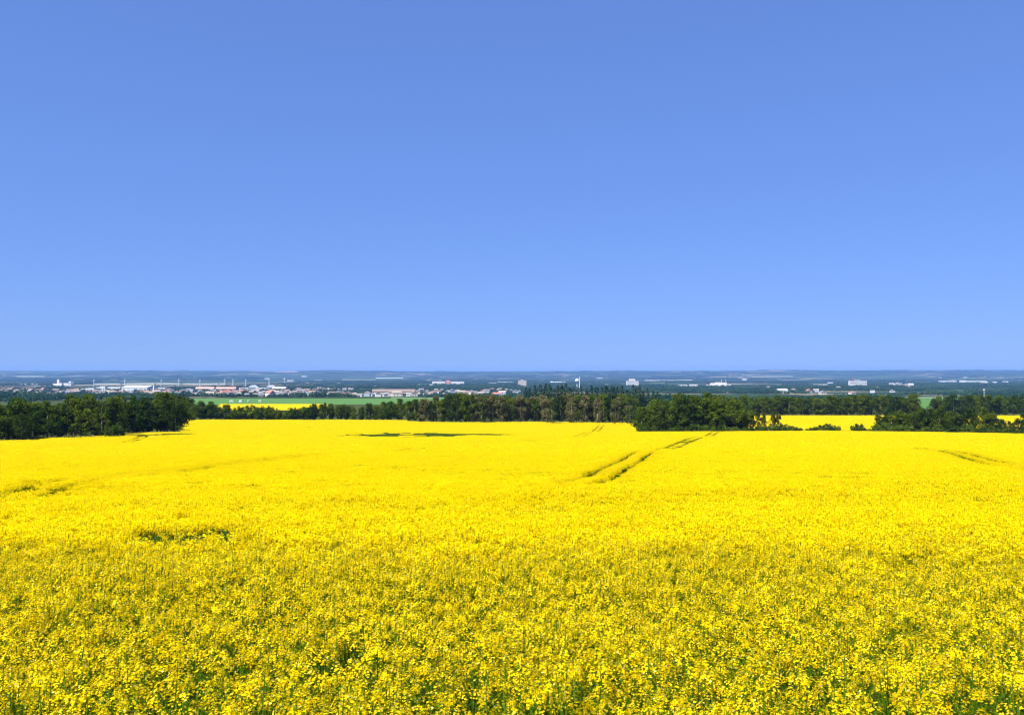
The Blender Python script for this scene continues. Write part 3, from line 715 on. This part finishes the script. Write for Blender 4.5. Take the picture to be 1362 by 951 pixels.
# ------------------------------------------------------------------ far woods of the plain (one mass)
def wood_patch(seed, n, rad):
    r_ = np.random.default_rng(seed); q = QB()
    for i in range(n):
        a = r_.uniform(0, 6.28); d = rad * math.sqrt(r_.random()); x0, y0 = d * math.cos(a), d * math.sin(a); h = r_.uniform(7, 14); w = r_.uniform(2.5, 4.5)
        k = 34; u = rdir(k); c = np.array([x0, y0, h * .52]) + u * [w, w, h * .5] * r_.uniform(.6, 1, (k, 1))
        q.diamonds(c, u + rng.normal(0, .4, u.shape), r_.uniform(.9, 1.7, k), 0, .8)
    return q.mesh('wood_patch', [M_FARLEAF])
proto_collection('far_wood_patches', [wood_patch(i, 22, 24) for i in range(6)])
def far_woods(name, D0, D1, cell, thr, scale, label, zs=1.0, seed=51, ns=500, pxr=(-250, 1600)):
    out = []
    y = D0
    while y < D1:
        xs = np.arange(P(pxr[0], y), P(pxr[1], y), cell); out.append(np.stack([xs, np.full(len(xs), y)], 1)); y += cell
    p = np.concatenate(out); p = p + rng.uniform(-.5, .5, p.shape) * cell
    x, y = p[:, 0], p[:, 1]
    k = fbm(x, y, ns, seed, 4) > thr + .05 * (rng.random(len(x)) - .5)
    px = x / y * F + 681
    k &= ~((px > 240) & (px < 640) & (y < 1760)) & ~((px > 1190) & (px < 1300) & (y < 1900))
    x, y = x[k], y[k]; n = len(x); s = rng.uniform(.8, 1.25, n) * scale
    print(name, n)
    scatter(name, np.stack([x, y, ground(x, y) - .5], 1), np.stack([0 * x, 0 * x, rng.uniform(0, 6.28, n)], 1), np.stack([s, s, s * zs * rng.uniform(.75, 1.2, n)], 1), rng.integers(0, 6, n), protos['far_wood_patches'], label, 'woodland')
far_woods('suburban_trees', 1000, 4200, 62, .50, .9, 'blue-green mass of trees in and around the near town', .8, 51, 420)
far_woods('garden_trees', 1840, 3900, 34, .42, .36, 'loose garden trees between the houses of the near town', .85, 71, 130, (-60, 720))
far_woods('plain_woods', 4200, 9500, 120, .46, 1.9, 'dark blue-green woods across the far plain', .5, 57, 1300)
far_woods('hillside_woods', 9500, 19000, 330, .50, 5.0, 'hazy woods on the horizon hills', .22, 63, 2300)

# ------------------------------------------------------------------ distant town
def wm(name, c, rough=.6): return solid(name, c, rough, .08, .05)
WHITE = wm('white_wall', (.68, .68, .66)); CREAM = wm('cream_wall', (.62, .56, .46)); GREY = wm('grey_wall', (.42, .42, .42)); TANW = wm('tan_wall', (.46, .38, .29))
BLUEW = wm('blue_grey_wall', (.36, .42, .48)); PINK = wm('salmon_roof', (.58, .32, .25)); BROWNR = wm('brown_roof', (.22, .16, .13)); GREYR = wm('grey_roof', (.20, .20, .21))
REDR = wm('red_roof', (.36, .16, .12)); TANR = wm('tan_roof', (.34, .28, .23)); GLASS = solid('window_glass', (.05, .07, .09), .15, .1, .5); STEEL = wm('pale_steel', (.62, .65, .68), .4)
PALER = wm('pale_metal_roof', (.52, .54, .56), .5); RED = wm('red_paint', (.60, .07, .05)); DARKB = wm('dark_paint', (.06, .07, .08))
def house_mesh(w, d, h, wallm, roofm, gy):
    m = MB(); m.box(-w / 2, w / 2, -d / 2, d / 2, -1, h, 0)
    (m.gable_y if gy else m.gable)(-w / 2 - .5, w / 2 + .5, -d / 2 - .5, d / 2 + .5, h + .003, h + (w if gy else d) * .30, 1)
    for x_ in (-w * .3, w * .05):
        for z_ in ((1.0,) if h < 4 else (1.0, 3.8)): m.box(x_, x_ + 1.5, -d / 2 - .05, -d / 2 - .004, z_, z_ + 1.3, 2)
    m.box(w * .27, w * .27 + 2.6 if w > 11 else w * .27 + 1.2, -d / 2 - .06, -d / 2 - .004, 0, 2.3, 0)
    return m.mesh('house', [wallm, roofm, GLASS])
HS = []
for (wn, wmat) in (('white', WHITE), ('cream', CREAM), ('tan', TANW), ('grey', GREY), ('pale blue', BLUEW)):
    for (rn, rmat) in (('brown', BROWNR), ('grey', GREYR), ('red', REDR), ('tan', TANR)):
        HS.append((wn, rn, house_mesh(random.uniform(10, 15), random.uniform(9, 12), random.choice([3.2, 5.8, 6.0]), wmat, rmat, random.random() < .5)))
def house(px, D, where, group):
    wn, rn, me = random.choices(HS, [(4 if h[0] == 'white' else 2 if h[0] == 'cream' else 1) * (.35 if h[1] == 'red' else 1) for h in HS])[0]
    x = P(px, D); o = link('house', me, None, (x, D, float(ground(x, D)) + .2), random.uniform(-.6, .6) + random.choice([0, math.pi / 2]))
    s = random.uniform(1.0, 1.35); o.scale = (s, s, s)
    tag(o, '%s house with %s roof %s' % (wn, rn, where), 'house', group)
CL = [(-10, 62, 2050, 3700, 34, 'at the far left edge of the distant town', 'houses at the left edge of town'),
      (62, 130, 2000, 3300, 26, 'left of the long white warehouse', 'houses left of the white warehouse'),
      (120, 215, 2050, 2500, 22, 'below the long white warehouse', 'houses below the white warehouse'),
      (196, 300, 1900, 3150, 42, 'near the salmon-roofed long buildings', 'houses by the salmon roofs'),
      (300, 392, 1850, 3100, 46, 'below the twin-peaked white hall', 'houses below the white hall'),
      (392, 470, 1950, 3600, 38, 'between the white hall and the long brown-roofed building', 'houses in the middle of town'),
      (470, 560, 1850, 2150, 12, 'in front of the long brown-roofed building', 'houses by the brown-roofed building'),
      (545, 690, 1900, 3500, 40, 'at the right end of town above the central wood', 'houses at the right end of town'),
      (1020, 1190, 2300, 4200, 12, 'among the woods right of centre', 'houses in the woods right of centre')]
for a, b, d0, d1, n, wh, gr in CL:
    for i in range(n): house(a + (b - a) * (i + random.random()) / n, random.uniform(d0, d1), wh, gr)
def thing(name, px, D, label, cat, group=None, rz=0.0, dz=0.0):
    e = bpy.data.objects.new(name, None); e.empty_display_size = 2; col.objects.link(e); x = P(px, D)
    e.location = (x, D, float(ground(x, D)) + dz); e.rotation_euler = (0, 0, rz); return tag(e, label, cat, group)
def W(dpx, D): return dpx / F * D
def hall(px0, px1, D, h, label, wall=WHITE, roof=PALER, depth=40, pitched=False, doors=0, name='warehouse', cat='building', dz=0, group=None):
    w = W(px1 - px0, D); e = thing(name, (px0 + px1) / 2, D, label, cat, group, dz=dz)
    m = MB(); m.box(-w / 2, w / 2, 0, depth, -3, h); m.obj('wall', wall, e)
    m = MB()
    if pitched: m.gable(-w / 2 - 1, w / 2 + 1, -1, depth + 1, h + .01, h + 6)
    else: m.box(-w / 2 - .5, w / 2 + .5, -.5, depth + .5, h + .01, h + 1.0)
    m.obj('roof', roof, e)
    for k in range(doors):
        xk = -w / 2 + w * (k + .5) / doors; m = MB(); m.box(xk - w * .3 / doors, xk + w * .3 / doors, -.3, -.01, 0, h * .7); m.obj('door', WHITE if wall is not WHITE else DARKB, e)
    if doors == 0:
        m = MB(); nb = max(2, int(w / 14))
        for k in range(nb): xk = -w / 2 + w * (k + .5) / nb; m.box(xk - 2, xk + 2, -.25, -.01, h * .35, h * .65)
        m.obj('window_row', GLASS, e)
    return e
D_ = 3300
hall(128, 160, 3400, 13, 'long white warehouse at the left of town', depth=60)
hall(162, 196, 3050, 15, 'largest bright white warehouse roof, right of the long one', depth=90, pitched=True)
hall(170, 178, 2800, 10, 'small white shed in front of the largest white warehouse', depth=20)
hall(196, 220, 3300, 12, 'pale grey warehouse right of the largest white one', STEEL, depth=50)
hall(133, 140, 3000, 18, 'short white block at the left end of the warehouse row', depth=20)
hall(114, 125, 2900, 12, 'low white shed left of the warehouse row', depth=30)
e = thing('church', 205, 2700, 'small white building with a thin spire below the warehouses', 'church')
m = MB(); m.box(-8, 8, 0, 30, -1, 8); m.obj('wall', WHITE, e); m = MB(); m.gable_y(-8.5, 8.5, -.5, 30.5, 8.01, 14); m.obj('roof', BROWNR, e)
m = MB(); m.box(-2, 2, -4.2, -.2, -1, 14); m.lathe([(2.6, 14.01), (.05, 27)], 8, (0, -2.2)); m.obj('spire', WHITE, e)
hall(260, 284, 3300, 9, 'left one of the two long salmon-roofed buildings', CREAM, PINK, 22, True)
hall(287, 313, 3250, 9, 'right one of the two long salmon-roofed buildings', CREAM, PINK, 22, True)
e = hall(318, 362, 3350, 11, 'big white hall with two roof peaks', depth=60, name='hall')
for k in (-.12, .42):
    m = MB(); w = W(44, 3350); m.gable_y(w * k - 14, w * k + 14, -2, 50, 12.02, 22); m.obj('roof_peak', PALER, e)
hall(362, 379, 3250, 9, 'pale sloping-roofed wing right of the twin-peaked hall', STEEL, PALER, 40, True)
hall(495, 551, 2350, 8.5, 'long low brown-roofed building with four white doors', TANW, BROWNR, 30, True, 4, 'long_building')
e = hall(575, 592, 6000, 24, 'white block at the left of the reddish building', name='factory'); e = hall(593, 599, 5900, 33, 'reddish tower building between two white blocks', PINK, RED, name='factory')
hall(599, 617, 6100, 22, 'white stepped block right of the reddish building', name='factory')
hall(556, 576, 5600, 8, 'thin pale shed left of the white factory block')
hall(25, 50, 5900, 10, 'thin pale shed line at the far left', STEEL); 
e = thing('mill', 76, 5600, 'white mill with a tall bright block, far left beyond town', 'mill')
m = MB(); m.box(-26, 0, 0, 20, -2, 14); m.box(0, 12, 0, 20, -2, 40); m.box(12.01, 30, 0, 20, -2, 18); m.obj('wall', WHITE, e); m = MB(); m.box(-27, -.5, -.5, 20.5, 14.01, 15); m.box(12.5, 31, -.5, 20.5, 18.01, 19); m.obj('roof', PINK, e)
hall(83, 91, 5700, 16, 'white shed beside the far left mill'); hall(91.5, 94.5, 5700, 28, 'narrow white silo block beside the far left mill')
for i, (a, b) in enumerate([(125, 160), (164, 205), (207, 240), (243, 290), (292, 300)]):
    hall(a, b, 6600 + i * 30, 5.5, ['leftmost', 'second', 'middle', 'fourth', 'short last'][i] + ' of the long thin pale sheds beyond town', WHITE, PALER, 60, group='thin sheds beyond town')
FARS = [(352, 359, 11800, 12, 'white farm shed on the far hillside left of centre'), (401, 408, 13800, 14, 'small white building on the crest of the left horizon'), (382, 391, 9600, 10, 'pale shed on the plain above town'), (418, 428, 9600, 10, 'second pale shed on the plain above town'),
        (563, 575, 12800, 16, 'white sheds on the far hill left of the pale field'), (500, 536, 13000, 6, 'long pale greenhouse strip on the far hill'), (662, 684, 7800, 9, 'low pale sheds left of the nearer apartment block'),
        (732, 752, 7600, 7, 'thin pale shed left of the water tower'), (794, 801, 12500, 16, 'small white building on the horizon left of the pair of towers'), (1102, 1108, 6500, 14, 'small white building right of the chimney factory'),
        (1083, 1101, 5600, 10, 'long low pale building right of centre'), (1250, 1272, 8200, 14, 'thin white warehouse on the right plain'), (1278, 1285, 8000, 20, 'square pale building on the right plain'), (1286, 1312, 8600, 12, 'long pale warehouse on the right plain'),
        (1304, 1314, 6900, 16, 'white shed cluster on the lower right plain'), (1322, 1326, 6800, 16, 'single white shed on the lower right plain'), (1336, 1341, 7000, 18, 'rightmost small white shed on the plain'), (1250, 1254, 12800, 16, 'small pale farm on the right horizon'),
        (1282, 1286, 12500, 18, 'second pale farm on the right horizon'), (1185, 1189, 5600, 16, 'small white block left of the domed pair'), (650, 660, 6500, 10, 'pale shed above the central wood'), (988, 993, 9300, 26, 'bright little white building above the chimney factory'),
        (903, 914, 5200, 10, 'white shed at the left of the chimney factory'), (918, 928, 5200, 12, 'low white shed nearer the chimney factory'), (1036, 1048, 2700, 7, 'white-roofed shed above the right wood'), (805, 811, 5600, 9, 'small white shed left of the twin apartments')]
for a, b, d, h, l in FARS: hall(a, b, d, h, l, WHITE if h > 8 else STEEL, PALER, 30, h < 9)
# apartment blocks
def apartment(px, D, w, h, label, floors=9, wall=WHITE, mast=False, dz=0, group=None):
    e = thing('apartment_block', px, D, label, 'apartment block', group, dz=dz)
    m = MB(); m.box(-w / 2, w / 2, 0, 20, -4, h); m.obj('wall', wall, e)
    m = MB(); m.box(-w / 2 - .4, w / 2 + .4, -.4, 20.4, h + .01, h + 1.2); m.obj('roof', PALER, e)
    m = MB(); m.box(-w * .18, w * .12, 4, 14, h + 1.21, h + 5); m.obj('lift_house', GREY, e)
    fh = h / floors
    for f in range(floors):
        m = MB(); n = max(3, int(w / 6))
        for k in range(n):
            xk = -w / 2 + w * (k + .5) / n; m.box(xk - w * .33 / n, xk + w * .33 / n, -.12, -.01, f * fh + fh * .35, f * fh + fh * .85)
        m.obj('window_row', GLASS, e)
    return e
apartment(694.5, 5200, W(11, 5200), 34, 'pale apartment block standing alone left of the water tower', 8, CREAM)
apartment(841.5, 5200, W(16, 5200), 33, 'wide pale apartment block with a raised middle right of the water tower', 8)
e = thing('roof_block', 841, 5215, 'raised middle storey block behind the wide apartment block', 'building'); m = MB(); m.box(-18, 18, 10, 24, -4, 44); m.obj('wall', WHITE, e); m = MB(); m.box(-18.5, 18.5, 9.5, 24.5, 44.01, 45.5); m.obj('roof', PINK, e)
e = apartment(1141.5, 5000, W(23, 5000), 34, 'wide white block with dark window bands and a red mast', 4); m = MB(); m.tube((-30, 8, 35), (-30, 8, 50), .9, .5, 6); m.box(-29.2, -24, 7.9, 8.1, 45, 49); m.obj('mast', RED, e)
apartment(1195, 5100, W(10, 5100), 18, 'pale low block with a small roof dome right of the red mast', 3, STEEL); apartment(1206, 4700, W(5, 4700), 14, 'brown-red small block left of a white gable', 3, PINK); hall(1209, 1215, 4650, 15, 'white gabled block beside the small brown-red block', pitched=True, depth=20)
# factory with chimneys
e = thing('chimney_factory', 957, 4900, 'white stepped factory with two slender chimneys above the wood', 'factory')
m = MB()
for (a, b, h_) in [(-70, -45, 12), (-44.9, -20, 22), (-19.9, 8, 26), (8.1, 40, 24), (40.1, 62, 14), (62.1, 80, 9)]: m.box(a, b, 0, 30, -3, h_)
m.obj('wall', WHITE, e)
m = MB()
for (a, b, h_) in [(-70, -45, 12), (-44.9, -20, 22), (-19.9, 8, 26), (8.1, 40, 24), (40.1, 62, 14)]: m.box(a + .2, b - .2, .2, 29.8, h_ + .01, h_ + 1)
m.obj('roof', PINK, e)
for xk, hh in ((14, 44), (38, 42)):
    m = MB(); m.tube((xk, 14, 0), (xk, 14, hh), 2.2, 1.6, 10); m.obj('chimney', TANW, e)
m = MB()
for k in range(8): m.box(-64 + k * 16, -57 + k * 16, -.3, -.01, 3, 8)
m.obj('window_row', GLASS, e)
# water tower and mast
e = thing('water_tower', 767.5, 4300, 'white dome-headed water tower beside a tall thin mast', 'water tower')
m = MB(); m.lathe([(.1, 28), (4, 29), (9.5, 34), (10.2, 38), (8.5, 42.5), (5, 45), (.1, 46)], 24); m.obj('tank', WHITE, e, smooth=True)
m = MB(); m.lathe([(4.5, -1), (2.3, 4), (2.0, 26), (4.0, 28.99)], 16); m.obj('stem', STEEL, e, smooth=True)
e = thing('mast', 770.7, 3600, 'tall pale mast just right of the white water tower', 'mast')
m = MB(); m.tube((0, 0, -1), (0, 0, 52), 1.9, 1.5, 12); m.obj('pole', STEEL, e); m = MB(); m.tube((0, 0, 52.01), (0, 0, 60), .5, .3, 6); m.box(-2.6, 2.6, -.3, .3, 47, 49.5); m.obj('antenna', WHITE, e)
# lattice towers
def lattice(px, D, h, label):
    e = thing('transmission_tower', px, D, label, 'transmission tower', 'towers crossing the plain')
    m = MB(); b = h * .12
    for sx in (-1, 1):
        for sy in (-1, 1): m.tube((sx * b / 2, sy * b / 2, -1), (sx * .6, sy * .6, h), .7, .5, 4)
    for k in range(6):
        z0, z1 = h * k / 6, h * (k + 1) / 6; w0 = b / 2 * (1 - k / 6) + .6 * k / 6; w1 = b / 2 * (1 - (k + 1) / 6) + .6 * (k + 1) / 6
        for sy in (-1, 1): m.tube((-w0, sy * w0, z0), (w1, sy * w1, z1), .3, .3, 4); m.tube((w0, sy * w0, z0), (-w1, sy * w1, z1), .3, .3, 4)
    m.obj('frame', STEEL, e)
    for z_ in (.72, .86): m = MB(); m.box(-h * .16, h * .16, -.5, .5, h * z_, h * z_ + 1.0); m.obj('crossarm', STEEL, e)
for i, (a, d, h_) in enumerate([(125, 5200, 42), (166, 5300, 44), (214.5, 5000, 44), (238, 5300, 46), (266, 5200, 42), (299, 5200, 46), (310, 5300, 44), (327, 5400, 44), (358, 5600, 44)]):
    lattice(a, d, h_, '%s pale lattice tower counted from the left beyond town' % ['first', 'second', 'third', 'fourth', 'fifth', 'sixth', 'seventh', 'eighth', 'ninth'][i])
e = thing('white_tank_tower', 378.5, 8000, 'small white tank on a stalk left of centre on the plain', 'water tower'); m = MB(); m.lathe([(.1, 24), (7, 26), (8, 36), (.1, 40)], 14); m.obj('tank', WHITE, e); m = MB(); m.lathe([(2.4, -1), (2.4, 25.5)], 10); m.obj('stem', WHITE, e)
e = thing('floodlight_pole', 1308.5, 900, 'thin pale pole rising among the right far belt', 'pole'); m = MB(); m.tube((0, 0, -.5), (0, 0, 19), .28, .16, 8); m.obj('shaft', STEEL, e); m = MB(); m.box(-1, 1, -.15, .15, 18.6, 19.6); m.obj('lamp_head', STEEL, e)
# white hauler boxes on the green field
def trailer(px, D, L_, label, rz):
    e = thing('camper_trailer', px, D, label, 'trailer', 'white trailers on the green field', rz, .4)
    m = MB(); hw = L_ / 2
    m.add([(-hw, -1.2, .6), (hw, -1.2, .6), (hw, 1.2, .6), (-hw, 1.2, .6), (-hw + .5, -1.2, 3.1), (hw - .3, -1.2, 3.1), (hw - .3, 1.2, 3.1), (-hw + .5, 1.2, 3.1)], [(0, 3, 2, 1), (4, 5, 6, 7), (0, 1, 5, 4), (1, 2, 6, 5), (2, 3, 7, 6), (3, 0, 4, 7)])
    m.obj('body', WHITE, e)
    for a in (-hw * .45, hw * .3): m = MB(); m.box(a, a + 1, -1.24, -1.205, 1.7, 2.4); m.obj('window', GLASS, e)
    for sy in (-1.22, 1.02): m = MB(); m.tube((0, sy, .4), (0, sy + .2, .4), .4, .4, 14); m.obj('wheel', DARKB, e)
    m = MB(); m.box(hw, hw + 1.1, -.06, .06, .5, .62); m.obj('drawbar', GREY, e)
for i, (a, d, l_, t_, z_) in enumerate([(308, 1215, 5.5, 'leftmost white trailer parked on the green field', .2), (320.5, 1220, 4.6, 'second white trailer beside a dark post on the green field', -.3), (331, 1225, 2.6, 'smallest pale trailer on the green field', .5), (346, 1222, 4.0, 'rightmost white trailer on the green field', .1)]): trailer(a, d, l_, t_, z_)
# bird and airliner
def bird():
    D = 90.0; e = bpy.data.objects.new('bird', None); col.objects.link(e); e.location = (P(186, D), D, (496.5 - 458) / F * D); tag(e, 'small dark bird flying low in the left sky', 'bird'); e.rotation_euler = (0, 0, .5)
    m = MB(); prof = [(.001, -.12), (.022, -.09), (.035, -.02), (.03, .05), (.018, .09), (.02, .11), (.001, .14)]
    n = 10; vs = []; fs = []
    for r_, y in prof: vs += [(r_ * math.cos(6.283 * i / n), y, r_ * math.sin(6.283 * i / n)) for i in range(n)]
    for k in range(len(prof) - 1): fs += [(k * n + i, k * n + (i + 1) % n, (k + 1) * n + (i + 1) % n, (k + 1) * n + i) for i in range(n)]
    m.add(vs, fs); m.add([(-.02, -.11, 0), (.02, -.11, 0), (.04, -.2, 0), (-.04, -.2, 0)], [(0, 1, 2, 3)])
    m.obj('body', DARKB, e, smooth=True)
    for s in (-1, 1):
        m = MB(); m.add([(s * .02, .06, .01), (s * .02, -.04, .01), (s * .13, -.05, .06), (s * .13, .05, .06), (s * .25, -.08, .03), (s * .02, .06, .018), (s * .02, -.04, .018), (s * .13, -.05, .068), (s * .13, .05, .068), (s * .25, -.08, .034)],
            [(0, 1, 2, 3), (3, 2, 4), (5, 8, 7, 6), (8, 9, 7), (0, 3, 8, 5), (3, 4, 9, 8), (1, 6, 7, 2), (2, 7, 9, 4)]); m.obj('wing', DARKB, e)
bird()
